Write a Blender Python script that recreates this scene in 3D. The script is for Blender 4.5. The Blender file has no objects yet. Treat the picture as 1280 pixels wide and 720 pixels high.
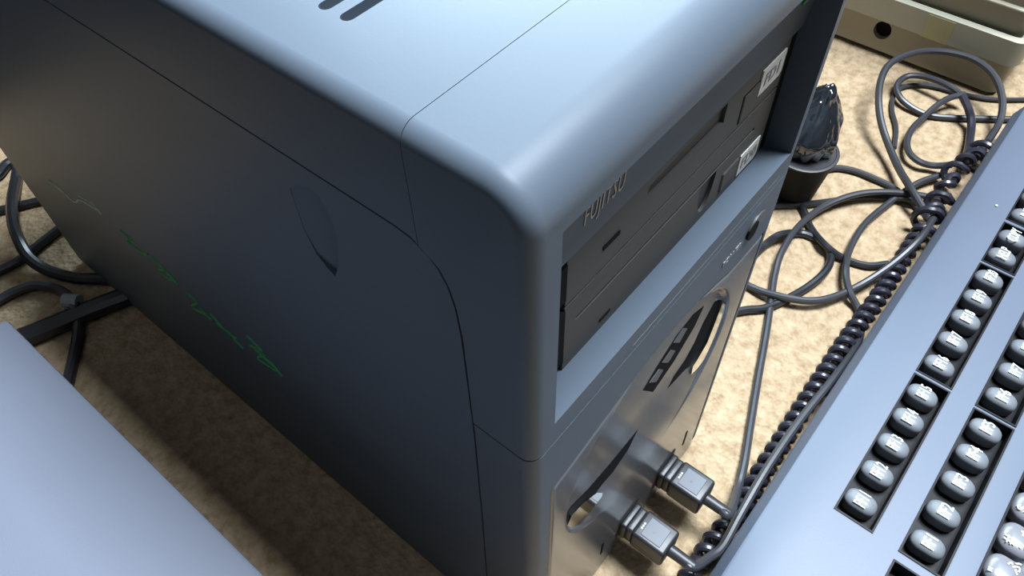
import bpy, bmesh, math, random, json
from mathutils import Vector, Matrix
random.seed(7)
SC = bpy.context.scene
COL = SC.collection
# ---------------------------------------------------------------- camera
S = 0.208          # metres per building unit; plans below are drawn in units, floor at z = -1.05
FL = -1.05
def W(p): return Vector((p[0]*S, p[1]*S, (p[2]-FL)*S))
cd = bpy.data.cameras.new('camera'); cam = bpy.data.objects.new('camera', cd); COL.objects.link(cam)
R = Matrix(((0.6354897, 0.6186028, -0.4620427), (-0.7717601, 0.4909170, -0.4042114), (-0.0232216, 0.6134583, 0.7893856)))
cam.matrix_world = Matrix.Translation(W((-0.383, -0.272, 0.883))) @ R.to_4x4()
cd.sensor_width = 36; cd.lens = 976.52/1280*36; cd.clip_start = 0.005
SC.camera = cam
SC.view_settings.view_transform = 'Standard'; SC.view_settings.look = 'None'
SC.view_settings.gamma = 1; SC.view_settings.use_curve_mapping = False
SC.view_settings.exposure = 0.0
# ---------------------------------------------------------------- light
wd = bpy.data.worlds.new('world'); SC.world = wd; wd.use_nodes = True
bg = wd.node_tree.nodes['Background']; bg.inputs[0].default_value = (1.0, 0.90, 0.88, 1); bg.inputs[1].default_value = 0.06
def area(name, loc, target, sx, sy, energy, col):
    l = bpy.data.lights.new(name, 'AREA'); l.shape = 'RECTANGLE'; l.size = sx; l.size_y = sy; l.energy = energy; l.color = col
    o = bpy.data.objects.new(name, l); COL.objects.link(o); o.location = loc
    o.rotation_euler = (Vector(target)-Vector(loc)).to_track_quat('-Z', 'Y').to_euler()
    return o
lamp = area('ceiling_lamp', (0.56, -0.24, 2.1), (0.52, 0.35, 0.0), 0.62, 0.8, 165, (0.85, 0.95, 1.05)); lamp.rotation_euler = (0, math.radians(12), 0)
area('window_daylight', (2.25, 1.6, 1.62), (0.1, 0.1, 0.2), 1.6, 1.1, 210, (0.66, 0.86, 1.0))
# ---------------------------------------------------------------- materials
ALB = 0.78     # overall albedo of the painted and moulded things
def mat(name, col, rough=0.5, bump=0.0, bscale=900, metal=0.0, spec=0.5, mottle=0.0, mscale=30, coat=0.0):
    if metal < .5: col = tuple(c*ALB for c in col)
    m = bpy.data.materials.new(name); m.use_nodes = True; n = m.node_tree.nodes; L = m.node_tree.links
    b = n['Principled BSDF']; b.inputs['Base Color'].default_value = (*col, 1); b.inputs['Roughness'].default_value = rough
    b.inputs['Metallic'].default_value = metal; b.inputs['Specular IOR Level'].default_value = spec
    b.inputs['Coat Weight'].default_value = coat; b.inputs['Coat Roughness'].default_value = 0.05
    tc = n.new('ShaderNodeTexCoord')
    if bump:
        t = n.new('ShaderNodeTexNoise'); t.inputs['Scale'].default_value = bscale; t.inputs['Detail'].default_value = 3
        L.new(tc.outputs['Object'], t.inputs['Vector'])
        bp = n.new('ShaderNodeBump'); bp.inputs['Strength'].default_value = bump; bp.inputs['Distance'].default_value = 0.0004
        L.new(t.outputs['Fac'], bp.inputs['Height']); L.new(bp.outputs['Normal'], b.inputs['Normal'])
    if mottle:
        t = n.new('ShaderNodeTexNoise'); t.inputs['Scale'].default_value = mscale; t.inputs['Detail'].default_value = 5
        L.new(tc.outputs['Object'], t.inputs['Vector'])
        mx = n.new('ShaderNodeMix'); mx.data_type = 'RGBA'
        mx.inputs[6].default_value = (*[c*(1-mottle) for c in col], 1); mx.inputs[7].default_value = (*[min(1, c*(1+mottle)) for c in col], 1)
        L.new(t.outputs['Fac'], mx.inputs[0]); L.new(mx.outputs[2], b.inputs['Base Color'])
    return m
M = {}
M['case'] = mat('grey_case_plastic', (0.090, 0.112, 0.142), 0.46, 0.03, 1600, spec=.2, mottle=0.05, mscale=25)
M['door'] = mat('satin_front_plastic', (0.105, 0.11, 0.122), 0.2, 0.02, 1200, mottle=0.04)
M['drive'] = mat('drive_grey_plastic', (0.082, 0.078, 0.072), 0.5, 0.06, 1500, spec=.15)
M['button'] = mat('button_grey_plastic', (0.075, 0.075, 0.073), 0.4)
M['control'] = mat('dim_control_plastic', (0.06, 0.06, 0.06), 0.4)
M['black'] = mat('black_plastic', (0.012, 0.012, 0.014), 0.45)
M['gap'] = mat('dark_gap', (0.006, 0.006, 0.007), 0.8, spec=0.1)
M['mirror'] = mat('polished_window', (0.72, 0.72, 0.68), 0.07, metal=1.0)
M['cable'] = mat('dark_grey_cable_jacket', (0.032, 0.033, 0.039), 0.38, 0.05, 800)
M['cable_l'] = mat('black_cable_jacket', (0.016, 0.018, 0.022), 0.3)
M['cord'] = mat('coiled_cord_jacket', (0.022, 0.021, 0.032), 0.3)
M['plug'] = mat('plug_dark_plastic', (0.022, 0.022, 0.026), 0.45, 0.1, 900)
M['plate'] = mat('plug_label_plate', (0.075, 0.088, 0.11), 0.5)
M['kb'] = mat('keyboard_case_plastic', (0.098, 0.122, 0.170), 0.5, 0.1, 1600, mottle=0.05, mscale=20)
M['well'] = mat('key_well_black', (0.009, 0.009, 0.011), 0.5, spec=.2)
M['key'] = mat('key_grey_plastic', (0.16, 0.172, 0.19), 0.5)
M['key_dark'] = mat('key_dark_grey_plastic', (0.19, 0.19, 0.21), 0.3)
M['white'] = mat('white_print', (1.05, 1.1, 1.05), 0.4)
M['logo'] = mat('light_grey_print', (0.5, 0.5, 0.5), 0.6)
M['sticker'] = mat('off_white_sticker', (0.62, 0.62, 0.60), 0.6, mottle=0.1, mscale=300)
M['ink'] = mat('sticker_ink', (0.25, 0.25, 0.25), 0.6)
M['green'] = mat('green_marker', (0.04, 0.34, 0.10), 0.6, mottle=0.6, mscale=350)
M['pale_green'] = mat('worn_pale_marker', (0.5, 0.55, 0.42), 0.6, mottle=0.6, mscale=350)
M['beige'] = mat('yellowed_beige_plastic', (0.34, 0.30, 0.21), 0.5, 0.1, 900, mottle=0.08, mscale=14)
M['beige_band'] = mat('yellowed_beige_band', (0.40, 0.38, 0.29), 0.5, 0.1, 900, mottle=0.06, mscale=14)
M['tape'] = mat('yellow_tape_patch', (0.42, 0.38, 0.20), 0.45)
M['box'] = mat('grey_blue_case', (0.175, 0.195, 0.25), 0.42, 0.15, 1400, mottle=0.10, mscale=9)
M['tie'] = mat('translucent_tie_plastic', (0.35, 0.36, 0.36), 0.4)
M['film'] = mat('glossy_black_film', (0.012, 0.014, 0.018), 0.09, coat=1.0)
M['cup'] = mat('matte_black_cup', (0.005, 0.005, 0.0055), 0.6, spec=.15)
M['cup_rim'] = mat('grey_rim', (0.025, 0.025, 0.028), 0.5)
def carpet():
    m = bpy.data.materials.new('beige_loop_carpet'); m.use_nodes = True; n = m.node_tree.nodes; L = m.node_tree.links
    b = n['Principled BSDF']; b.inputs['Roughness'].default_value = 0.95; b.inputs['Specular IOR Level'].default_value = 0.1
    tc = n.new('ShaderNodeTexCoord')
    v = n.new('ShaderNodeTexVoronoi'); v.inputs['Scale'].default_value = 330; L.new(tc.outputs['Object'], v.inputs['Vector'])
    a = n.new('ShaderNodeTexNoise'); a.inputs['Scale'].default_value = 130; a.inputs['Detail'].default_value = 5; a.inputs['Roughness'].default_value = .65; L.new(tc.outputs['Object'], a.inputs['Vector'])
    r = n.new('ShaderNodeValToRGB'); e = r.color_ramp.elements
    e[0].position = .33; e[0].color = (0.225, 0.155, 0.09, 1); e[1].position = .68; e[1].color = (0.38, 0.285, 0.185, 1)
    k = e.new(.5); k.color = (0.305, 0.225, 0.14, 1)
    L.new(a.outputs['Fac'], r.inputs[0])
    # sparse dark flecks and stains
    s = n.new('ShaderNodeTexNoise'); s.inputs['Scale'].default_value = 42; s.inputs['Detail'].default_value = 2; L.new(tc.outputs['Object'], s.inputs['Vector'])
    sr = n.new('ShaderNodeValToRGB'); sr.color_ramp.elements[0].position = .69; sr.color_ramp.elements[0].color = (1, 1, 1, 1); sr.color_ramp.elements[1].position = .76; sr.color_ramp.elements[1].color = (.55, .5, .45, 1)
    L.new(s.outputs['Fac'], sr.inputs[0])
    mx = n.new('ShaderNodeMix'); mx.data_type = 'RGBA'; mx.blend_type = 'MULTIPLY'; mx.inputs[0].default_value = 1
    L.new(r.outputs[0], mx.inputs[6]); L.new(sr.outputs[0], mx.inputs[7]); L.new(mx.outputs[2], b.inputs['Base Color'])
    ad = n.new('ShaderNodeMath'); ad.operation = 'ADD'; L.new(v.outputs['Distance'], ad.inputs[0]); L.new(a.outputs['Fac'], ad.inputs[1])
    bp = n.new('ShaderNodeBump'); bp.inputs['Strength'].default_value = .7; bp.inputs['Distance'].default_value = .0015
    L.new(ad.outputs[0], bp.inputs['Height']); L.new(bp.outputs['Normal'], b.inputs['Normal'])
    return m
M['carpet'] = carpet()
# ---------------------------------------------------------------- helpers
def thing(name, label, cat, base, group=None):
    o = bpy.data.objects.new(name, None); COL.objects.link(o); o.location = W(base); o.empty_display_size = .02
    o['label'] = label; o['category'] = cat
    if group: o['group'] = group
    return o
def wloc(o):
    v = Vector((0, 0, 0))
    while o: v += o.location; o = o.parent
    return v
def obj(name, bm, m, parent=None, base=None, label=None, angle=35, loc=None):
    """bm is in building units; becomes one mesh object in metres."""
    me = bpy.data.meshes.new(name); bmesh.ops.recalc_face_normals(bm, faces=bm.faces)
    org = wloc(parent) if parent else (W(base) if base else Vector((0, 0, 0)))
    for v in bm.verts: v.co = W(v.co) - org
    for f in bm.faces: f.smooth = True
    bm.to_mesh(me); bm.free(); me.set_sharp_from_angle(angle=math.radians(angle))
    me.materials.append(m); o = bpy.data.objects.new(name, me); COL.objects.link(o)
    if parent: o.parent = parent
    elif base: o.location = org
    if label: o['label'] = label
    return o
def rbox(x0, x1, y0, y1, z0, z1, r, n=5, rzb=None):
    """box with elliptical rounded edges, r = (rx, ry, rz)"""
    bm = bmesh.new(); rx, ry, rz = r; rzb = rz if rzb is None else rzb; rings = []
    for half in (-1, 1):
        for i in range(n+1):
            ph = -math.pi/2 + i*math.pi/2/n if half < 0 else i*math.pi/2/n
            zc, rr = (z0+rzb, rzb) if half < 0 else (z1-rz, rz)
            ring = []
            for q, (sx, sy) in enumerate(((1, 1), (-1, 1), (-1, -1), (1, -1))):
                for j in range(n+1):
                    th = (q + j/n)*math.pi/2
                    cx = x1-rx if sx > 0 else x0+rx; cy = y1-ry if sy > 0 else y0+ry
                    ring.append(bm.verts.new((cx+rx*math.cos(ph)*math.cos(th), cy+ry*math.cos(ph)*math.sin(th), zc+rr*math.sin(ph))))
            rings.append(ring)
    k = len(rings[0])
    for a, b in zip(rings, rings[1:]):
        for j in range(k): bm.faces.new((a[j], a[(j+1) % k], b[(j+1) % k], b[j]))
    bm.faces.new(rings[0][::-1]); bm.faces.new(rings[-1])
    bmesh.ops.remove_doubles(bm, verts=bm.verts, dist=1e-6)
    bmesh.ops.recalc_face_normals(bm, faces=bm.faces)
    return bm
def box(x0, x1, y0, y1, z0, z1, bm=None):
    bm = bm or bmesh.new()
    v = [bm.verts.new((x, y, z)) for x in (x0, x1) for y in (y0, y1) for z in (z0, z1)]
    for f in ((0, 1, 3, 2), (4, 6, 7, 5), (0, 4, 5, 1), (2, 3, 7, 6), (0, 2, 6, 4), (1, 5, 7, 3)): bm.faces.new([v[i] for i in f])
    return bm
def bevel(bm, w, seg=2):
    bmesh.ops.bevel(bm, geom=list(bm.edges), offset=w, segments=seg, affect='EDGES', profile=.6); return bm
def prism(pts, axis, a, b, bm=None):
    """polygon in the plane normal to axis, extruded from a to b"""
    bm = bm or bmesh.new()
    def P(p, t): return (t, p[0], p[1]) if axis == 0 else ((p[0], t, p[1]) if axis == 1 else (p[0], p[1], t))
    A = [bm.verts.new(P(p, a)) for p in pts]; B = [bm.verts.new(P(p, b)) for p in pts]; n = len(pts)
    for i in range(n): bm.faces.new((A[i], A[(i+1) % n], B[(i+1) % n], B[i]))
    bm.faces.new(A); bm.faces.new(B[::-1]); bmesh.ops.recalc_face_normals(bm, faces=bm.faces)
    return bm
def boolean(bm, ops):
    """ops: list of (operation, bmesh). Returns a new bmesh."""
    def tmp(b):
        me = bpy.data.meshes.new('t'); b.to_mesh(me); o = bpy.data.objects.new('t', me); COL.objects.link(o); return o
    o = tmp(bm); bm.free(); cs = []
    for op, b in ops:
        c = tmp(b); b.free(); cs.append(c)
        m = o.modifiers.new('b', 'BOOLEAN'); m.operation = op; m.object = c; m.solver = 'EXACT'
    dg = bpy.context.evaluated_depsgraph_get(); dg.update()
    me = bpy.data.meshes.new_from_object(o.evaluated_get(dg)); out = bmesh.new(); out.from_mesh(me)
    for c in cs + [o]:
        d = c.data; bpy.data.objects.remove(c); bpy.data.meshes.remove(d)
    bpy.data.meshes.remove(me)
    return out
def smooth_path(pts, k=8):
    pts = [Vector(p) for p in pts]; P = [2*pts[0]-pts[1]] + pts + [2*pts[-1]-pts[-2]]; out = []
    for i in range(1, len(P)-2):
        a, b, c, d = P[i-1:i+3]
        for j in range(k):
            t = j/k; out.append(.5*((2*b)+(c-a)*t+(2*a-5*b+4*c-d)*t*t+(3*b-a-3*c+d)*t**3))
    out.append(pts[-1]); return out
def frames(path):
    T = [(path[min(i+1, len(path)-1)]-path[max(i-1, 0)]).normalized() for i in range(len(path))]
    n = T[0].orthogonal().normalized(); N = []
    for t in T:
        n = (n - t*n.dot(t)).normalized(); N.append(n)
    return T, N
def tube(path, r, seg=10, bm=None):
    bm = bm or bmesh.new(); T, N = frames(path); rings = []
    for i, p in enumerate(path):
        b = T[i].cross(N[i]); rr = r(i/(len(path)-1)) if callable(r) else r
        rings.append([bm.verts.new(p+(N[i]*math.cos(a)+b*math.sin(a))*rr) for a in [2*math.pi*j/seg for j in range(seg)]])
    for a, b in zip(rings, rings[1:]):
        for j in range(seg): bm.faces.new((a[j], a[(j+1) % seg], b[(j+1) % seg], b[j]))
    bm.faces.new(rings[0][::-1]); bm.faces.new(rings[-1]); return bm
def helix(path, R, r, turns, wob=0, seg=8):
    """coil of wire radius r and coil radius R along path"""
    T, N = frames(path); L = [0]
    for a, b in zip(path, path[1:]): L.append(L[-1]+(b-a).length)
    n = turns*18; pts = []
    for i in range(n+1):
        s = L[-1]*i/n; k = max(j for j in range(len(L)) if L[j] <= s+1e-9); k = min(k, len(L)-2)
        t = (s-L[k])/(L[k+1]-L[k]); p = path[k].lerp(path[k+1], t); nn = N[k].lerp(N[k+1], t).normalized(); b = T[k].cross(nn)
        a = 2*math.pi*turns*i/n; rr = R*(1+wob*math.sin(a*.37)+wob*.6*math.sin(a*.11+1))
        pts.append(p+(nn*math.cos(a)+b*math.sin(a))*rr)
    return tube(pts, r, seg)
def lathe(prof, c, seg=32, sq=1.0):
    bm = bmesh.new(); rings = []
    for r, z in prof:
        rings.append([bm.verts.new((c[0]+r*math.cos(a), c[1]+r*sq*math.sin(a), z)) for a in [2*math.pi*j/seg for j in range(seg)]])
    for a, b in zip(rings, rings[1:]):
        for j in range(seg): bm.faces.new((a[j], a[(j+1) % seg], b[(j+1) % seg], b[j]))
    bm.faces.new(rings[0][::-1]); bm.faces.new(rings[-1]); return bm
def text_bm(s, size, thick=.0006, bold=.028, gap=1.0):
    """text as a bmesh in the xy plane, centred, cap height about size*0.7"""
    cu = bpy.data.curves.new('t', 'FONT'); cu.body = s; cu.size = size; cu.align_x = 'CENTER'; cu.align_y = 'CENTER'; cu.extrude = thick; cu.resolution_u = 2
    cu.offset = size*bold; cu.space_character = gap
    o = bpy.data.objects.new('t', cu); COL.objects.link(o); dg = bpy.context.evaluated_depsgraph_get(); dg.update()
    me = bpy.data.meshes.new_from_object(o.evaluated_get(dg)); bm = bmesh.new(); bm.from_mesh(me)
    bpy.data.objects.remove(o); bpy.data.curves.remove(cu); bpy.data.meshes.remove(me); return bm
def place(bm, origin, ux, uy, sx=1.0):
    ux = Vector(ux).normalized(); uy = Vector(uy).normalized(); uz = ux.cross(uy); o = Vector(origin)
    for v in bm.verts:
        c = v.co.copy(); v.co = o + ux*c.x*sx + uy*c.y + uz*c.z
    return bm
def slab(pts, nrm, t):
    """thin plate: polygon pts (3-D), thickness t along nrm"""
    bm = bmesh.new(); nrm = Vector(nrm).normalized(); n = len(pts)
    A = [bm.verts.new(Vector(p)) for p in pts]; B = [bm.verts.new(Vector(p)+nrm*t) for p in pts]
    for i in range(n): bm.faces.new((A[i], A[(i+1) % n], B[(i+1) % n], B[i]))
    bm.faces.new(A); bm.faces.new(B[::-1]); bmesh.ops.triangulate(bm, faces=[f for f in bm.faces if len(f.verts) > 4]); return bm
T = json.loads('''{"cab": {"plug_a": [0.011, [[0.4743, -0.1291, -0.915], [0.4854, -0.152, -0.93], [0.5181, -0.1694, -0.975], [0.5812, -0.164, -1.01], [0.6643, -0.1405, -1.03], [0.7828, -0.0955, -1.037], [0.932, -0.0384, -1.037], [1.0674, 0.0118, -1.037], [1.1815, 0.057, -1.037], [1.2808, 0.098, -1.03], [1.3691, 0.1237, -1.015], [1.5008, 0.1327, -1.015], [1.6339, 0.1081, -1.015], [1.739, 0.0479, -1.005], [1.8145, -0.03, -1.005], [1.8768, -0.1175, -1.015], [1.9194, -0.1959, -1.03]]],
 "plug_b": [0.011, [[0.3164, -0.1213, -0.915], [0.3211, -0.145, -0.92], [0.3364, -0.1735, -0.94], [0.3613, -0.1989, -0.95], [0.4084, -0.2097, -0.96], [0.5059, -0.2027, -0.965], [0.6607, -0.1951, -0.965], [0.8337, -0.1968, -0.97], [1.0064, -0.2076, -0.98], [1.1513, -0.2115, -1.01], [1.2475, -0.199, -1.03], [1.3231, -0.1598, -1.037], [1.352, -0.1111, -1.015], [1.4125, -0.0686, -1.01], [1.5149, -0.0378, -1.02], [1.6479, -0.0278, -1.025], [1.7835, -0.047, -1.03], [1.9257, -0.0861, -1.02], [2.0251, -0.1378, -1.02]]],
 "arc": [0.0115, [[1.2191, 0.2383, -1.038], [1.203, 0.1503, -1.038], [1.205, 0.0606, -1.02], [1.2591, -0.0453, -1.017], [1.3741, -0.113, -1.02], [1.5058, -0.1666, -0.99], [1.6311, -0.1943, -0.96], [1.7618, -0.1924, -0.97]]],
 "loop": [0.0125, [[1.0103, 0.1858, -1.037], [1.1107, 0.1073, -1.037], [1.1662, 0.0568, -1.037], [1.283, 0.008, -1.037], [1.3783, -0.0148, -1.03], [1.4475, -0.0083, -1.03], [1.4958, 0.0263, -1.037], [1.5099, 0.0746, -1.037], [1.4961, 0.1243, -1.036], [1.4274, 0.1628, -1.014], [1.379, 0.185, -1.037], [1.2985, 0.1894, -1.037], [1.2199, 0.1825, -1.036]]],
 "straight": [0.011, [[1.4966, 0.2929, -1.037], [1.559, 0.2434, -1.037], [1.6149, 0.1783, -1.037], [1.6827, 0.1114, -1.034], [1.773, 0.0265, -1.03], [1.8325, -0.0585, -1.028], [1.856, -0.1547, -1.02]]],
 "under": [0.0115, [[1.6794, 0.2557, -1.037], [1.6013, 0.1599, -1.037], [1.5435, 0.1053, -1.037], [1.4805, 0.0313, -1.015], [1.4852, -0.0358, -1.037], [1.5039, -0.107, -1.037], [1.5501, -0.1549, -1.037]]],
 "cup": [0.011, [[1.7952, 0.197, -1.037], [1.8495, 0.1666, -1.037], [1.8773, 0.1116, -1.037], [1.8843, 0.045, -1.037], [1.8806, -0.0365, -1.038], [1.8396, -0.1415, -1.038]]],
 "bigloop": [0.0125, [[1.7877, -0.1684, -1.0], [1.8479, -0.083, -0.98], [1.9393, -0.0115, -1.0], [2.0201, 0.0634, -0.99], [2.0771, 0.1251, -0.96], [2.1423, 0.1731, -0.93], [2.2258, 0.2077, -0.91], [2.3127, 0.2187, -0.9], [2.3965, 0.1965, -0.9], [2.4689, 0.1504, -0.9], [2.5173, 0.0795, -0.9], [2.532, -0.0031, -0.9], [2.5159, -0.0765, -0.91], [2.4762, -0.1331, -0.93], [2.4217, -0.1765, -0.96], [2.3574, -0.1981, -0.99], [2.2393, -0.1992, -1.0], [2.1057, -0.1921, -1.0]]],
 "inner": [0.0115, [[2.4482, -0.0463, -0.99], [2.4057, -0.0113, -0.995], [2.3447, 0.0105, -1.0], [2.2637, 0.0249, -1.01], [2.1802, 0.0325, -1.01], [2.1067, 0.0228, -1.01], [2.0504, -0.0061, -1.01], [2.0319, -0.0525, -1.015], [2.0491, -0.0981, -1.02], [2.0654, -0.1471, -1.0]]],
 "oval": [0.0115, [[2.4378, -0.0574, -1.0], [2.4413, 0.0025, -0.98], [2.4506, 0.0597, -0.98], [2.4541, 0.1239, -0.99], [2.4317, 0.1666, -1.0], [2.3757, 0.1737, -1.01], [2.3296, 0.1382, -1.02], [2.3131, 0.0817, -1.03], [2.3191, 0.0212, -1.037], [2.3504, -0.041, -1.037], [2.399, -0.1108, -1.037], [2.4774, -0.2189, -1.037], [2.5442, -0.3047, -1.037]]],
 "thin": [0.008, [[2.0741, 0.0456, -1.037], [2.1799, 0.0842, -1.037], [2.2649, 0.1353, -1.037], [2.3483, 0.1645, -1.037], [2.4187, 0.1595, -1.037], [2.4731, 0.113, -1.037], [2.4994, 0.0552, -1.037], [2.5138, -0.016, -1.038], [2.5542, -0.1297, -1.038], [2.662, -0.2687, -1.038]]],
 "strap": [0.014, [[2.3962, -0.0459, -0.965], [2.3643, -0.0842, -0.98], [2.3422, -0.1144, -1.005], [2.2849, -0.1388, -1.02], [2.1698, -0.1634, -1.0], [2.0788, -0.1797, -0.98]]],
 "l_hook": [0.019, [[0.0675, 2.464, -1.03], [0.0149, 2.3916, -1.03], [-0.052, 2.2721, -1.005], [-0.1023, 2.1654, -0.995], [-0.1339, 2.0644, -0.992], [-0.1484, 1.9868, -1.01], [-0.1336, 1.9143, -1.03], [-0.0949, 1.8178, -1.03], [-0.0501, 1.7561, -1.03], [0.0004, 1.6767, -1.03]]],
 "l_end": [0.018, [[-0.0788, 2.498, -1.03], [-0.0173, 2.472, -1.03], [0.0442, 2.5006, -1.03], [0.1306, 2.4864, -1.03]]],
 "l_across": [0.015, [[-0.1602, 2.3493, -1.037], [-0.0948, 2.3058, -1.035], [-0.0393, 2.2721, -1.035], [0.0167, 2.2381, -1.035], [0.1039, 2.1774, -1.035]]],
 "l_diag": [0.016, [[-0.3309, 2.0683, -1.034], [-0.2326, 2.0497, -1.034], [-0.1687, 2.0394, -1.034], [-0.1045, 2.0471, -1.034], [-0.0114, 2.061, -1.034], [0.0978, 2.0656, -1.034]]],
 "l_arch": [0.016, [[-0.3732, 1.9353, -1.034], [-0.2943, 1.9353, -1.034], [-0.2427, 1.9262, -1.034], [-0.1907, 1.8968, -1.034], [-0.1588, 1.8196, -1.025], [-0.1587, 1.7065, -0.99], [-0.1769, 1.6666, -1.015], [-0.2116, 1.6227, -1.03], [-0.2542, 1.5722, -1.032], [-0.3104, 1.5098, -1.032], [-0.3656, 1.4519, -1.032]]],
 "l_thick": [0.031, [[-0.3435, 1.7342, -1.019], [-0.2902, 1.7137, -1.019], [-0.2252, 1.6887, -1.019], [-0.1463, 1.6618, -1.019], [-0.0349, 1.6156, -1.019], [0.0522, 1.5718, -1.019]]]},
 "coil": [[0.2786, -0.1836, -1.016], [0.3416, -0.1844, -1.016], [0.4101, -0.1832, -1.016], [0.478, -0.188, -1.016], [0.5494, -0.1946, -1.016], [0.6463, -0.1887, -1.016], [0.7663, -0.1869, -1.016], [0.9013, -0.1832, -1.016], [1.0401, -0.1816, -1.016], [1.2023, -0.1804, -1.016], [1.3547, -0.1861, -1.016], [1.4909, -0.1851, -1.016], [1.6475, -0.1818, -1.01], [1.7066, -0.1818, -1.005]],
 "tangle": [[1.6944, -0.1847, -1.0], [1.7573, -0.1828, -0.98], [1.8657, -0.1748, -1.0], [1.9217, -0.1753, -0.97], [2.0175, -0.1662, -0.99], [2.0772, -0.176, -0.97], [2.1578, -0.2006, -1.0], [2.2363, -0.2221, -1.0]],
 "dec": {"bar": [[0.271, 0.0108, -0.2894], [0.318, 0.0108, -0.3578], [0.3817, 0.0108, -0.3336], [0.4391, 0.0108, -0.2858], [0.4584, 0.0108, -0.2429], [0.4144, 0.0108, -0.222], [0.3619, 0.0108, -0.2282], [0.3112, 0.0108, -0.2572]],
 "bar_n": [[[0.2906, 0.0108, -0.2884], [0.3179, 0.0108, -0.3212], [0.3377, 0.0108, -0.3059], [0.3188, 0.0108, -0.2796]], [[0.3263, 0.0108, -0.2681], [0.3518, 0.0108, -0.2996], [0.3715, 0.0108, -0.2843], [0.3519, 0.0108, -0.2585]], [[0.3547, 0.0108, -0.2393], [0.3808, 0.0108, -0.2697], [0.4011, 0.0108, -0.2482], [0.382, 0.0108, -0.2268]]],
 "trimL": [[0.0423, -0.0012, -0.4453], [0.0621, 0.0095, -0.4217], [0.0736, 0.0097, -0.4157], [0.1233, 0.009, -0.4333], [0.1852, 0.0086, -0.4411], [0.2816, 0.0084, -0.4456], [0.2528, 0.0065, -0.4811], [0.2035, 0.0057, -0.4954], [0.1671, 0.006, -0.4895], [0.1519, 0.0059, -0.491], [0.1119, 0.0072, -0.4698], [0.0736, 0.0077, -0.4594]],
 "winL": [[0.0517, 0.003, -0.4755], [0.0659, 0.003, -0.4367], [0.1045, 0.003, -0.4497], [0.1472, 0.003, -0.4854], [0.1697, 0.003, -0.5263], [0.1697, 0.003, -0.5721], [0.1561, 0.003, -0.5938], [0.1297, 0.003, -0.5947], [0.0996, 0.003, -0.5745], [0.0692, 0.003, -0.5316]],
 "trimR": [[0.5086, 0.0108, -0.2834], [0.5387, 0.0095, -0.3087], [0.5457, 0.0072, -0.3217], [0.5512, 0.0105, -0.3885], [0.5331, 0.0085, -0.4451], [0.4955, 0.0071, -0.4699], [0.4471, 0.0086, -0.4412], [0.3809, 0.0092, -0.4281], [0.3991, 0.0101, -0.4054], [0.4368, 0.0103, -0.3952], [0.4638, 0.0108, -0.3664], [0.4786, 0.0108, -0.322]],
 "winR": [[0.5316, 0.003, -0.3034], [0.556, 0.003, -0.3368], [0.5745, 0.003, -0.3856], [0.5721, 0.003, -0.4386], [0.5528, 0.003, -0.4928], [0.5048, 0.003, -0.5017], [0.4766, 0.003, -0.491], [0.4717, 0.003, -0.4544], [0.4878, 0.003, -0.4474], [0.5154, 0.003, -0.4193], [0.5264, 0.003, -0.3548]]},
 "green": [[[-0.0465, 1.5656, -0.4816], [-0.0465, 1.4996, -0.4833], [-0.0465, 1.5212, -0.4743], [-0.0465, 1.4511, -0.4867], [-0.0465, 1.3793, -0.4355], [-0.0465, 1.2917, -0.4116]], [[-0.0465, 1.37, -0.4162], [-0.0465, 1.2952, -0.3953], [-0.0465, 1.2768, -0.418]], [[-0.0465, 1.2009, -0.421], [-0.0465, 1.1542, -0.4266], [-0.0465, 1.1976, -0.4517], [-0.0465, 1.1454, -0.4592], [-0.0465, 1.1035, -0.4342]], [[-0.0465, 1.0939, -0.4383], [-0.0465, 1.05, -0.4502], [-0.0465, 1.0918, -0.4821], [-0.0465, 1.0341, -0.478], [-0.0465, 1.0394, -0.4478], [-0.0465, 1.013, -0.473]], [[-0.0465, 0.9893, -0.4831], [-0.0465, 0.95, -0.4861], [-0.0465, 1.0036, -0.5492], [-0.0465, 0.9341, -0.5208], [-0.0465, 0.9531, -0.5127], [-0.0465, 0.9199, -0.5269]], [[-0.0465, 0.9065, -0.4911], [-0.0465, 0.8798, -0.5162], [-0.0465, 0.8997, -0.5215], [-0.0465, 0.8416, -0.5189], [-0.0465, 0.8224, -0.5137]], [[-0.0465, 0.7559, -0.4407], [-0.0465, 0.7168, -0.4576], [-0.0465, 0.748, -0.4811], [-0.0465, 0.695, -0.4915], [-0.0465, 0.7213, -0.4801], [-0.0465, 0.6819, -0.4972], [-0.0465, 0.6951, -0.4792], [-0.0465, 0.6729, -0.5135]], [[-0.0465, 0.766, -0.4859], [-0.0465, 0.7125, -0.4717], [-0.0465, 0.758, -0.5282], [-0.0465, 0.6905, -0.5122]], [[-0.0465, 0.85, -0.5019], [-0.0465, 0.8378, -0.5342], [-0.0465, 0.8146, -0.5442]]]}''')
# ---------------------------------------------------------------- floor
bm = bmesh.new(); vs = [bm.verts.new((x, y, FL)) for x, y in ((-1.2, -9), (9, -9), (9, 9), (-1.2, 9))]; bm.faces.new(vs)
fo = obj('floor', bm, M['carpet']); fo['kind'] = 'structure'
fo['label'] = 'beige short pile carpet'
wl = obj('added_blocker_left', box(-1.3, -1.2, -9, 3.0, FL, 7), mat('dark_blocker_matte', (0.012, 0.011, 0.010), 0.8)); wl['kind'] = 'structure'  # unseen dark wall, added to cut light bouncing onto the tower's left side
wb = obj('added_blocker_back', box(-1.3, 2.0, 2.9, 3.0, FL, 7), bpy.data.materials['dark_blocker_matte']); wb['kind'] = 'structure'  # unseen partial wall, added to keep window light and bounce off the rear floor
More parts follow.
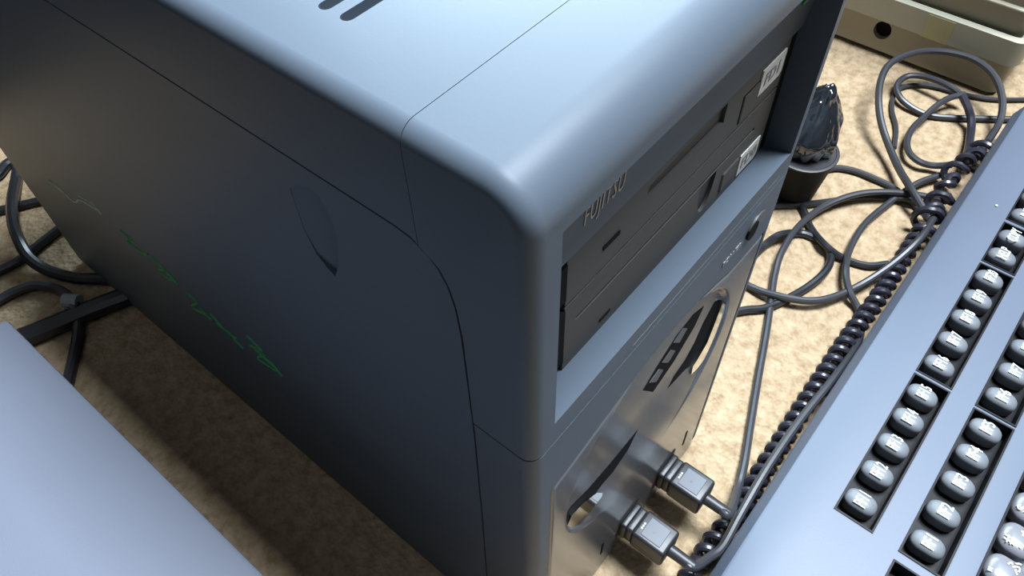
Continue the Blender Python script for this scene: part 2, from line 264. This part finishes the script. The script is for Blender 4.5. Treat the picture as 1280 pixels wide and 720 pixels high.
# ---------------------------------------------------------------- computer tower
tw = thing('computer_tower', 'dark grey upright computer tower with two floppy drives and round disc door', 'computer', (.31, .95, FL))
X0, X1 = -.045, .665
def shell():
    """side outline with a large front-top radius, filleted all round where it meets the two sides"""
    rr, n = .021, 6; z0, z1, y1 = FL+.006, .432, 1.9
    def ring(x, d):
        pts = []
        for cy, cz, r, a0 in ((.056, z1-.056, .056, 180), (y1-.03, z1-.03, .03, 90), (y1-.03, z0+.03, .03, 0), (.03, z0+.03, .03, 270)):
            m = 12
            for i in range(m+1):
                a = math.radians(a0 - 90*i/m); pts.append((x, cy+(r-d)*math.cos(a), cz+(r-d)*math.sin(a)))
        return pts
    sec = [(X0+rr*(1-math.cos(t)), rr*(1-math.sin(t))) for t in [math.pi/2*i/n for i in range(n+1)]]
    sec += [(X0+X1-x, d) for x, d in sec[::-1]]
    bm = bmesh.new(); rings = [[bm.verts.new(p) for p in ring(x, d)] for x, d in sec]; k = len(rings[0])
    for a, b in zip(rings, rings[1:]):
        for j in range(k): bm.faces.new((a[j], a[(j+1) % k], b[(j+1) % k], b[j]))
    bm.faces.new(rings[0]); bm.faces.new(rings[-1][::-1]); bmesh.ops.recalc_face_normals(bm, faces=bm.faces)
    return bm
B = [(.184, .284), (.160, .281), (.140, .272), (.124, .258), (.113, .236), (.106, .205), (.102, .15), (.102, -.077), (.110, -.4), (.121, -.724), (.130, -1.2)]
def off(pts, d):   # shift the seam line sideways
    return [(y+d*(1 if z < .27 else .35), z-d) if z < 2 else (y, z) for y, z in pts]
g = .0016
Bf = off(B, -g); Bb = off(B, g)
top_poly = [(.15045, .7), (.15045, B[2][1]+g+.003), (.160, B[1][1]+g), (.184, B[0][1]+g), (2.2, B[0][1]+g), (2.2, .7)]
side_poly = [(2.2, B[0][1]-g)] + [(y+g, z-g) for y, z in B] + [(2.2, -1.2)]
bz_poly = [(-.3, .7), (.14955, .7), (.14955, .276)] + [(y-g, z) for y, z in B[3:7]] + [(.1025-g, -.0505), (-.3, -.0505)]
lo_poly = [(-.3, -.0540), (.1025-g, -.0540)] + [(y-g, z) for y, z in B[7:]] + [(-.3, -1.2)]
# top cover with its air slots
cut = bmesh.new()
slots = boolean(shell(), [('INTERSECT', prism(top_poly, 0, -.3, 1))])
for k in range(9):
    y = .310 + .0325*k
    c = [(.046+.008*math.cos(a), y+.008*math.sin(a)) for a in [math.pi/2+math.pi*i/8 for i in range(9)]] + \
        [(.31+.008*math.cos(a), y+.008*math.sin(a)) for a in [-math.pi/2+math.pi*i/8 for i in range(9)]]
    prism(c, 2, .412, .5, cut)
tc_ = boolean(slots, [('DIFFERENCE', cut)])
obj('top_cover', tc_, M['case'], tw)
# side and chassis, with a leaf shaped finger catch in the left side
leaf = [(.372, .222), (.352, .240), (.328, .250), (.312, .246), (.303, .228), (.300, .195), (.306, .155), (.318, .115), (.333, .083), (.345, .090), (.362, .108), (.372, .150)]
lc = bmesh.new()
def dep(y): return X0 + .0004 + .014*max(0, (.372-y)/.072)**1.3
A_ = [lc.verts.new((-.2, y, z)) for y, z in leaf]; B_ = [lc.verts.new((dep(y), y, z)) for y, z in leaf]
for i in range(len(leaf)):
    j = (i+1) % len(leaf); lc.faces.new((A_[i], A_[j], B_[j], B_[i]))
lc.faces.new(A_); lc.faces.new(B_[::-1]); bmesh.ops.triangulate(lc, faces=lc.faces); bmesh.ops.recalc_face_normals(lc, faces=lc.faces)
side = boolean(shell(), [('INTERSECT', prism(side_poly, 0, -.3, 1)), ('DIFFERENCE', lc)])
sp = obj('side_panel', side, M['case'], tw)
# upper front bezel: drive bay opening, slanted brow, ledge
bay = prism([(-.3, -.0), (0, 0), (.056, -.011), (.056, .2205), (.0427, .2212), (.0400, .250), (.0375, .292), (.027, .325), (.010, .350), (0, .360), (-.05, .6), (-.3, .6)], 0, 0, .632)
bz = boolean(shell(), [('INTERSECT', prism(bz_poly, 0, -.3, 1)), ('DIFFERENCE', bay)])
obj('front_bezel', bz, M['case'], tw)
# lower bezel with opening for the door
arch = [(.0, -.203), (.06, -.190), (.12, -.175), (.20, -.158), (.28, -.150), (.34, -.149), (.40, -.156), (.46, -.172), (.50, -.186), (.54, -.191), (.60, -.193), (.632, -.194)]
def ztop(x):
    for a, b in zip(arch, arch[1:]):
        if x <= b[0]: return a[1]+(b[1]-a[1])*(x-a[0])/(b[0]-a[0])
    return arch[-1][1]
op = [(x if 0 < x < .63 else x+(.003 if x > .5 else -.003), z+.0035) for x, z in arch]
door_cut = prism(op + [(.635, -1.2), (-.003, -1.2)], 1, -.2, .06)
lo = boolean(shell(), [('INTERSECT', prism(lo_poly, 0, -.3, 1)), ('DIFFERENCE', door_cut)])
obj('lower_bezel', lo, M['case'], tw)
# door: height field with the scooped round disc hatch
def depth(x, z):
    r = math.hypot(x-.305, z+.40)
    s = min(1, max(0, (.262-r)/.014)); s = s*s*(3-2*s); t = min(1, max(0, (z+.66)/.30)); t = t*t*(3-2*t)
    return s*.012*t
bm = bmesh.new(); NX, NZ = 170, 200; G = []; ZB = FL+.012
for i in range(NX+1):
    x = .632*i/NX; row = []
    for j in range(NZ+1):
        z = ZB + (ztop(x)-ZB)*j/NZ
        e = min(x, .632-x, ztop(x)-z); ch = .006*max(0, 1-e/.006)**2
        row.append(bm.verts.new((x, depth(x, z)+ch-.001, z)))
    G.append(row)
for i in range(NX):
    for j in range(NZ): bm.faces.new((G[i][j], G[i+1][j], G[i+1][j+1], G[i][j+1]))
rim = [G[i][0] for i in range(NX+1)]+[G[NX][j] for j in range(1, NZ+1)]+[G[i][NZ] for i in range(NX-1, -1, -1)]+[G[0][j] for j in range(NZ-1, 0, -1)]
bk = [bm.verts.new((v.co.x, .055, v.co.z)) for v in rim]; n = len(rim)
for i in range(n): bm.faces.new((rim[i], rim[(i+1) % n], bk[(i+1) % n], bk[i]))
bm.faces.new(bk)
door = obj('front_door', bm, M['door'], tw, angle=50)
D = T['dec']
def decal(name, pts, m, t=.004, label=None): return obj(name, slab(pts, (0, 1, 0), t), m, door, label=label)
decal('disc_window', D['winL'], M['mirror'], .013); decal('disc_window', D['winR'], M['mirror'], .013)
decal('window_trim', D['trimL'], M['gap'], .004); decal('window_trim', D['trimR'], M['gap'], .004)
decal('control_strip', D['bar'], M['gap'])
for q in D['bar_n']: decal('control_button', [(p[0], p[1]-.0015, p[2]) for p in q], M['control'])
for x in (.205, .56):   # connector hatch edges
    obj('hatch_groove', box(x-.003, x+.003, -.0022, .002, -.93, -.86), M['gap'], door)
# sockets behind the plugs
for x in (.307, .466): obj('socket', rbox(x-.046, x+.046, -.004, .01, -.965, -.868, (.01, .004, .01)), M['black'], door)
# power button and its label
pb = [(.566+.034*math.cos(a)*.9, -.112+.024*math.sin(a)) for a in [2*math.pi*i/20 for i in range(20)]]
obj('power_button', prism(pb, 1, -.003, .01), M['button'], tw)
pb2 = [(.552+.018*math.cos(a), -.116+.020*math.sin(a)) for a in [2*math.pi*i/20 for i in range(20)]]
obj('power_button_hollow', prism(pb2, 1, -.0042, .002), M['gap'], tw)
obj('power_text', place(text_bm('POWER', .018), (.488, -.0008, -.122), (1, 0, 0), (0, 0, 1)), M['ink'], tw)
# ledge line below the bay
obj('bezel_groove', box(.18, .61, -.0005, .002, -.0355, -.0342), M['button'], tw)
# drives
def plate(z0, z1): return box(.073, .602, .044, .0565, z0, z1)
up = boolean(plate(.1340, .2198), [('DIFFERENCE', prism([(.238, .180), (.425, .180), (.425, .214), (.238, .204)], 1, .0, .0500))])
fa = obj('floppy_drive', up, M['drive'], tw, label='upper drive face')
obj('eject_button', bevel(box(.478, .596, .0422, .046, .142, .190), .0015, 1), M['drive'], fa)
obj('button_gap', box(.4755, .598, .0434, .046, .1415, .1915), M['gap'], fa)
obj('drive_lamp', box(.145, .180, .0425, .046, .171, .177), M['gap'], fa)
notch = [(.398+.046*(.5-.5*math.cos(a)), .078-.068*math.sin(a)) for a in [math.pi*i/12 for i in range(13)]]
lowp = boolean(plate(-.008, .1295), [('DIFFERENCE', box(.098, .553, .0, .0530, .079, .086)), ('DIFFERENCE', prism(notch, 1, .0, .0520))])
fb = obj('floppy_drive', lowp, M['drive'], tw, label='lower drive face')
obj('disk_slot', box(.098, .553, .0475, .0525, .0785, .0865), M['gap'], fb)
obj('disk_slot_notch', prism(notch, 1, .049, .0515), M['black'], fb)
obj('eject_button', bevel(box(.470, .520, .0415, .046, .010, .050), .002, 1), M['drive'], fb)
obj('drive_lamp', box(.155, .180, .0430, .046, .012, .017), M['gap'], fb)
for z0, z1 in ((.145, .212), (.012, .124)): obj('bay_gap', box(.056, .073, .043, .0535, z0, z1), M['gap'], tw)
obj('bay_gap', box(.602, .626, .046, .0535, -.005, .232), M['gap'], tw)
for (x0, x1, z0, z1, tx, par, yy) in ((.522, .590, .163, .207, 'FD1', fa, .0417), (.526, .588, .003, .046, 'FD0', fb, .0425)):
    st = obj('drive_sticker', prism([(x0, z0), (x1-.006, z0), (x1, z0+.006), (x1, z1), (x0, z1)], 1, yy-.0003, yy+.002), M['sticker'], par, label='small off-white sticker')
    obj('sticker_text', place(text_bm(tx, .030, .0002), ((x0+x1)/2, yy-.0008, (z0+z1)/2), (1, 0, 0), (0, 0, 1), .95), M['ink'], st)
# maker's name on the slanted brow
lg = text_bm('FUJITSU', .043, .0003, .004, 1.12)
obj('maker_lettering', place(lg, (.129, .0378, .2755), (1, 0, 0), (0, -.06, 1), .47), M['logo'], tw, label='pale grey raised FUJITSU lettering')
# marker scribbles
for i, gq in enumerate(T['green']):
    gp = smooth_path(gq, 5)
    obj('marker_scribble', tube([Vector((X0-.0002, p.y, p.z)) for p in gp], .0032, 5), M['pale_green' if i < 2 else 'green'], tw, label='worn pale scribble' if i < 2 else 'green scribble')
gz = [(.50, .0028), (.52, .0018), (.515, .004), (.54, .001), (.55, .0035), (.56, .001)]
obj('marker_scribble', tube(smooth_path([(x, .0085+d, .338-d*2) for x, d in gz], 4), .0022, 5), M['green'], tw, label='green scribble')
for x in (.03, .59):
    for y in (.12, 1.75): obj('foot', lathe([(.03, FL), (.03, FL+.02)], (x, y)), M['black'], tw)
# ---------------------------------------------------------------- keyboard
KZ = -.88
kb = thing('keyboard', 'large grey computer keyboard lying in front of the tower, dark sunken key rows', 'keyboard', (1.1, -.7, FL))
prof = [(-.221, FL+.02), (-.221, KZ-.055), (-.225, KZ-.045), (-.243, KZ-.004), (-.250, KZ), (-.66, KZ-.002), (-1.33, KZ-.055), (-1.35, KZ-.07), (-1.35, FL+.02)]
body = prism(prof, 0, .02, 2.36)
w1 = [(.613, 1.085), (1.093, 1.560), (1.569, 1.762), (1.775, 2.245)]
w2 = [(.112, .588), (.611, 1.078), (1.086, 1.560), (1.569, 1.762), (1.775, 2.245)]
wells = [(a, b, -.461, -.366) for a, b in w1] + [(a, b, -.622, -.521) for a, b in w2]
big = (.48, 2.03, -1.16, -.675)
cutw = bmesh.new()
for a, b, c, d in wells + [big]: box(a, b, c, d, KZ-.055, KZ+.1, cutw)
body = boolean(body, [('DIFFERENCE', cutw)])
obj('keyboard_case', body, M['kb'], kb)
for a, b, c, d in wells + [big]:
    bm = bmesh.new(); t = .0045; z0, z1 = KZ-.054, KZ+.0015   # open liner tray
    zt = (lambda y: KZ+.0015 - max(0, (-.66-y))*.079)
    o_ = [(a, c), (b, c), (b, d), (a, d)]; i_ = [(a+t, c+t), (b-t, c+t), (b-t, d-t), (a+t, d-t)]
    vo = [bm.verts.new((x, y, zt(y))) for x, y in o_]; vi = [bm.verts.new((x, y, zt(y))) for x, y in i_]
    vb = [bm.verts.new((x, y, z0 - max(0, (-.66-y))*.079+.006)) for x, y in i_]; vo2 = [bm.verts.new((x, y, z0 - max(0, (-.66-y))*.079)) for x, y in o_]
    for i in range(4):
        j = (i+1) % 4
        bm.faces.new((vo[i], vo[j], vi[j], vi[i])); bm.faces.new((vi[i], vi[j], vb[j], vb[i])); bm.faces.new((vo2[i], vo2[j], vo[j], vo[i]))
    bm.faces.new(vb); bm.faces.new(vo2[::-1])
    obj('key_well', bm, M['well'], kb, angle=20)
def keycap(x, y, w, h, legend, m, size=.036, z=0.0, sx=.95):
    bm = rbox(x-w/2, x+w/2, y-h/2, y+h/2, KZ-.050+z, KZ+.008+z, (w*.42, h*.36, .016), 5)
    for v in bm.verts:
        if v.co.z > KZ-.02+z: v.co.z -= ((v.co.y-y)/h)**2*.012
    k = obj('key', bm, m, kb, angle=80)
    if legend:
        if isinstance(legend, str): legend = [(legend, 0, 0)]
        tb = bmesh.new()
        for s, dx, dy in legend:
            t_ = text_bm(s, size, .0006, .008); place(t_, (x+dx, y+dy, KZ+.0082+z), (1, 0, 0), (0, 1, 0), sx)
            me = bpy.data.meshes.new('t'); t_.to_mesh(me); t_.free(); tb.from_mesh(me); bpy.data.meshes.remove(me)
        for v in tb.verts: v.co.z -= ((v.co.y-y)/h)**2*.012
        obj('key_legend', tb, M['white'], k, label='white legend')
KX1 = [.672, .764, .857, .948, 1.038, 1.152, 1.247, 1.341, 1.430, 1.521, 1.628, 1.717, 1.828, 1.920, 2.012, 2.104, 2.194]
L1 = ['PF%d' % i for i in range(11, 21)] + ['HELP', 'COPY', 'INS', 'DEL', 'HOME', 'CLR', 'END']
L2 = ['PF%d' % i for i in range(1, 11)] + ['CAN', 'RUN', 'A', 'B', 'C', 'D', 'E']
for x, s in zip(KX1, L1): keycap(x, -.409, .051, .076, s, M['key'], size=.040, sx=.52 if len(s) > 3 else .62)
for x, s in zip(KX1, L2): keycap(x, -.568, .051, .076, s, M['key'], size=.040, sx=.62)
for k, s in enumerate(['', 'ESC', '', '', 'BRK']): keycap(.163+.093*k, -.568, .051, .076, s, M['key'], size=.040, sx=.62)
R3 = [('!', '1', 'ぬ'), ('"', '2', 'ふ'), ('#', '3', 'あ'), ('$', '4', 'う'), ('%', '5', 'え'), ('&', '6', 'お'), ("'", '7', 'や'), ('(', '8', 'ゆ'), (')', '9', 'よ'), ('0', 'を', 'わ'), ('=', '-', 'ほ'), ('~', '^', 'へ')]
R4 = 'QWERTYUIOP@['; R5 = 'ASDFGHJKL;:]'; R6 = 'ZXCVBNM,./_'
for k, (a, b, c) in enumerate(R3):
    keycap(.625+.0925*k, -.722, .078, .080, [(a, -.019, .019), (b, -.019, -.017), (c, .019, -.012)], M['key_dark'], .033, -.006, 1)
for rr, (row, x0) in enumerate(((R4, .67), (R5, .693), (R6, .74))):
    for k, s in enumerate(row):
        y = -.722-.0925*(rr+1); keycap(x0+.0925*k, y, .078, .080, [(s, -.012, .012)], M['key_dark'], .036, -.006-.0073*(rr+1), 1)
keycap(.54, -.8145, .10, .08, 'TAB', M['key_dark'], .03, -.013, 1)
for x in (.2, 2.2):
    for y in (-.32, -1.25): obj('foot', lathe([(.04, FL), (.04, FL+.025)], (x, y)), M['black'], kb)
# ---------------------------------------------------------------- flat grey case at the left
gc = thing('equipment_case', 'smooth flat blue-grey equipment case left of the tower', 'equipment', (-.85, .5, FL))
obj('case_body', rbox(-1.05, -.335, -.45, 1.375, -.975, -.6, (.012, .012, .006), 3), M['box'], gc)
for x in (-.95, -.5):
    for y in (-.3, 1.2): obj('foot', lathe([(.035, FL), (.035, -.97)], (x, y)), M['black'], gc)
# ---------------------------------------------------------------- beige machine behind
bg_ = thing('beige_machine', 'yellowed beige plastic machine with a round hole standing beyond the cables', 'machine', (3.3, .8, FL))
def ubox(x0, x1, y0, y1, z0, z1, r, n=5): return rbox(x0, x1, y0, y1, z0, z1, (r, r, .006), n)
hole = prism([(.340+.034*math.cos(a), -.946+.038*math.sin(a)) for a in [2*math.pi*i/24 for i in range(24)]], 0, 2.4, 2.64)
obj('lower_casing', boolean(ubox(2.575, 4.2, -.13, 5.4, FL+.012, -.905, .04), [('DIFFERENCE', hole)]), M['beige'], bg_)
obj('hole_lining', prism([(.340+.034*math.cos(a), -.946+.038*math.sin(a)) for a in [2*math.pi*i/24 for i in range(24)]], 0, 2.60, 2.62), M['gap'], bg_)
tray = boolean(ubox(2.56, 4.22, -.15, 5.42, -.907, -.80, .05, 8), [('DIFFERENCE', ubox(2.585, 4.2, -.125, 5.4, -.85, -.7, .035, 8))])
obj('tray_band', tray, M['beige_band'], bg_)
up_ = rbox(2.60, 4.19, -.11, 5.38, -.852, .42, (.04, .04, .03), 6)  # unseen height and depth added to shade the floor from the window light
obj('upper_casing', up_, M['beige'], bg_)
obj('casing_rib', rbox(2.585, 4.2, -.122, 5.4, -.722, -.700, (.04, .04, .008), 6), M['beige'], bg_)
obj('tape_patch', box(2.5585, 2.562, .103, .20, -.9035, -.812), M['tape'], bg_, label='yellow tape patch')
for x in (2.7, 4.1):
    for y in (0, 5.3): obj('foot', lathe([(.04, FL), (.04, FL+.02)], (x, y)), M['black'], bg_)
# ---------------------------------------------------------------- black cup with film
cp = thing('black_cup', 'black tapered cup by the tower with crumpled glossy black film on top', 'container', (1.66, .23, FL))
cc = (1.665, .235)
obj('cup_body', lathe([(.070, FL), (.074, FL+.01), (.100, -.865), (.103, -.86), (.095, -.857), (.090, -.89)], cc), M['cup'], cp)
obj('cup_rim', lathe([(.101, -.867), (.106, -.864), (.106, -.859), (.101, -.857), (.094, -.858)], cc), M['cup_rim'], cp)
film = bmesh.new(); bmesh.ops.create_icosphere(film, subdivisions=5, radius=1)
from mathutils import noise
for v in film.verts:
    d = v.co.copy(); q = Vector((d.x*1.6, d.y*1.6, d.z*.7)); f = 1 + .12*noise.noise(q+Vector((3, 1, 5))) - .16*abs(noise.noise(q*1.7+Vector((2, 7, 2)))) + .02*noise.noise(d*6)
    tz = d.z; taper = 1-.45*max(0, tz)**1.3
    v.co = Vector((cc[0]+.01+.05*max(0, tz)+d.x*.094*f*taper, cc[1]+.01+d.y*.094*f*taper, -.79+d.z*.15*f))
    v.co.z = max(v.co.z, -.885)
obj('crumpled_film', film, M['film'], cp, angle=60)
# ---------------------------------------------------------------- cables
CT = T['cab']
def tagit(o, label, cat, group=None):
    o['label'] = label; o['category'] = cat
    if group: o['group'] = group
def cable(key, name, label, m, base=True):
    r, pts = CT[key]; p = [Vector(q) for q in pts]
    for q in p: q.z = max(q.z, FL+r)
    path = smooth_path(p, 8)
    for q in path: q.z = max(q.z, FL+r+.0004)
    o = obj(name, tube(path, r), m, base=(pts[0][0], pts[0][1], FL)); tagit(o, label, 'cable'); return o
def plug_cable(key, cx, label):
    r, pts = CT[key]
    t = thing('plug_cable', label, 'cable', (cx, -.06, FL))
    y1 = -.122; zc = -.917
    pg = obj('plug', rbox(cx-.037, cx+.037, y1, -.034, zc-.037, zc+.037, (.008, .008, .010), 4), M['plug'], t)
    obj('label_plate', bevel(box(cx-.026, cx+.024, -.104, -.052, zc+.034, zc+.0385), .001, 1), M['plate'], pg, label='pale blue-grey square plate')
    obj('plate_mark', lathe([(.0035, zc+.038), (.0035, zc+.0392)], (cx-.002, -.076), 10), M['plug'], pg)
    obj('collar', rbox(cx-.034, cx+.034, -.036, -.018, zc-.034, zc+.034, (.007, .003, .008), 3), M['plug'], t)
    obj('collar', rbox(cx-.036, cx+.036, -.0195, -.003, zc-.036, zc+.036, (.007, .003, .008), 3), M['black'], t)
    obj('collar_marking', place(text_bm('...', .03), (cx-.005, -.040, zc+.0375), (1, 0, 0), (0, 1, 0)), M['logo'], pg)
    a = Vector((cx, y1+.002, zc)); b = Vector((cx+.002, y1-.062, zc-.004))
    obj('strain_relief', tube([a, a.lerp(b, .1), a.lerp(b, .5), b], lambda s: .0155-.002*s, 14), M['plug'], t)
    p = [a.lerp(b, .6), b] + [Vector(q) for q in pts[3:]]
    path = smooth_path(p, 8)
    for q in path: q.z = max(q.z, FL+r+.0004)
    obj('cable', tube(path, r), M['cable'], t)
plug_cable('plug_a', .466, 'grey cable plugged into the tower front socket nearer the cup, looping to the tangle')
plug_cable('plug_b', .307, 'grey cable plugged into the tower front nearest the camera, running along the coiled cord')
cable('arc', 'cable', 'dark cable sweeping in a shallow arc from under the tower to the coiled cord', M['cable'])
cable('loop', 'cable', 'dark cable coiled in a round loop on the carpet against the tower', M['cable_l'])
cable('straight', 'cable', 'dark cable running straight from beside the black cup to the tangle', M['cable_l'])
cable('under', 'cable', 'dark cable slanting under the round loop from the black cup toward the keyboard', M['cable_l'])
cable('cup', 'cable', 'dark cable curving out from behind the black cup to the tangle', M['cable'])
cable('bigloop', 'cable', 'grey cable standing up in the large loop before the beige machine', M['cable'])
cable('inner', 'cable', 'grey cable in the small curl inside the large loop', M['cable'])
cable('oval', 'cable', 'grey cable in the flat oval coil passing under the keyboard edge', M['cable'])
cable('thin', 'cable', 'thin grey wire lying flat beneath the oval coil', M['cable'])
cable('strap', 'cable_tie', 'twisted dark strap binding the looped cables near the keyboard edge', M['cord'])
cable('l_hook', 'cable', 'thick black cable bending like a hook behind the tower at far left', M['cable_l'])
cable('l_end', 'cable', 'short stretch of black cable at the left picture edge, topmost', M['cable_l'])
cable('l_across', 'cable', 'black cable lying level under the hooked cable at left', M['cable_l'])
cable('l_diag', 'cable', 'black cable slanting up to the tower below the hooked cable', M['cable_l'])
cable('l_arch', 'cable', 'grey cable arching over the thick black cable and under the flat case', M['cable'])
cable('l_thick', 'cable', 'thickest black cable running from tower to the corner of flat case', M['cable_l'])
# tie on the arching cable
tp = Vector(CT['l_arch'][1][5])
o = obj('cable_clip', tube([tp+Vector((-.015, .02, .0)), tp, tp+Vector((.012, -.02, .0))], .022, 10), M['tie'], base=(tp.x, tp.y, tp.z)); tagit(o, 'small pale clip on the arching cable behind the flat case', 'clip')
# coiled cord
cp_ = smooth_path(T['coil'], 8)
cb = helix(cp_, .0175, .0115, 37, seg=10)
ct_ = thing('coiled_cord', 'black coiled keyboard cord stretched along the rear edge of the keyboard', 'cord', (T['coil'][4][0], T['coil'][4][1], FL))
obj('coil', cb, M['cord'], ct_)
obj('coil_tangle', helix(smooth_path(T['tangle'], 8), .026, .0115, 10, .45), M['cord'], ct_, label='loose tangled turns')
# dust speck on the keyboard
bm = bmesh.new(); bmesh.ops.create_icosphere(bm, subdivisions=1, radius=.004, matrix=Matrix.Translation((1.811, -.326, KZ+.003)))
o = obj('lint_speck', bm, M['white'], base=(1.811, -.326, KZ)); tagit(o, 'tiny white speck of lint on the bare keyboard top beside the keys', 'lint')
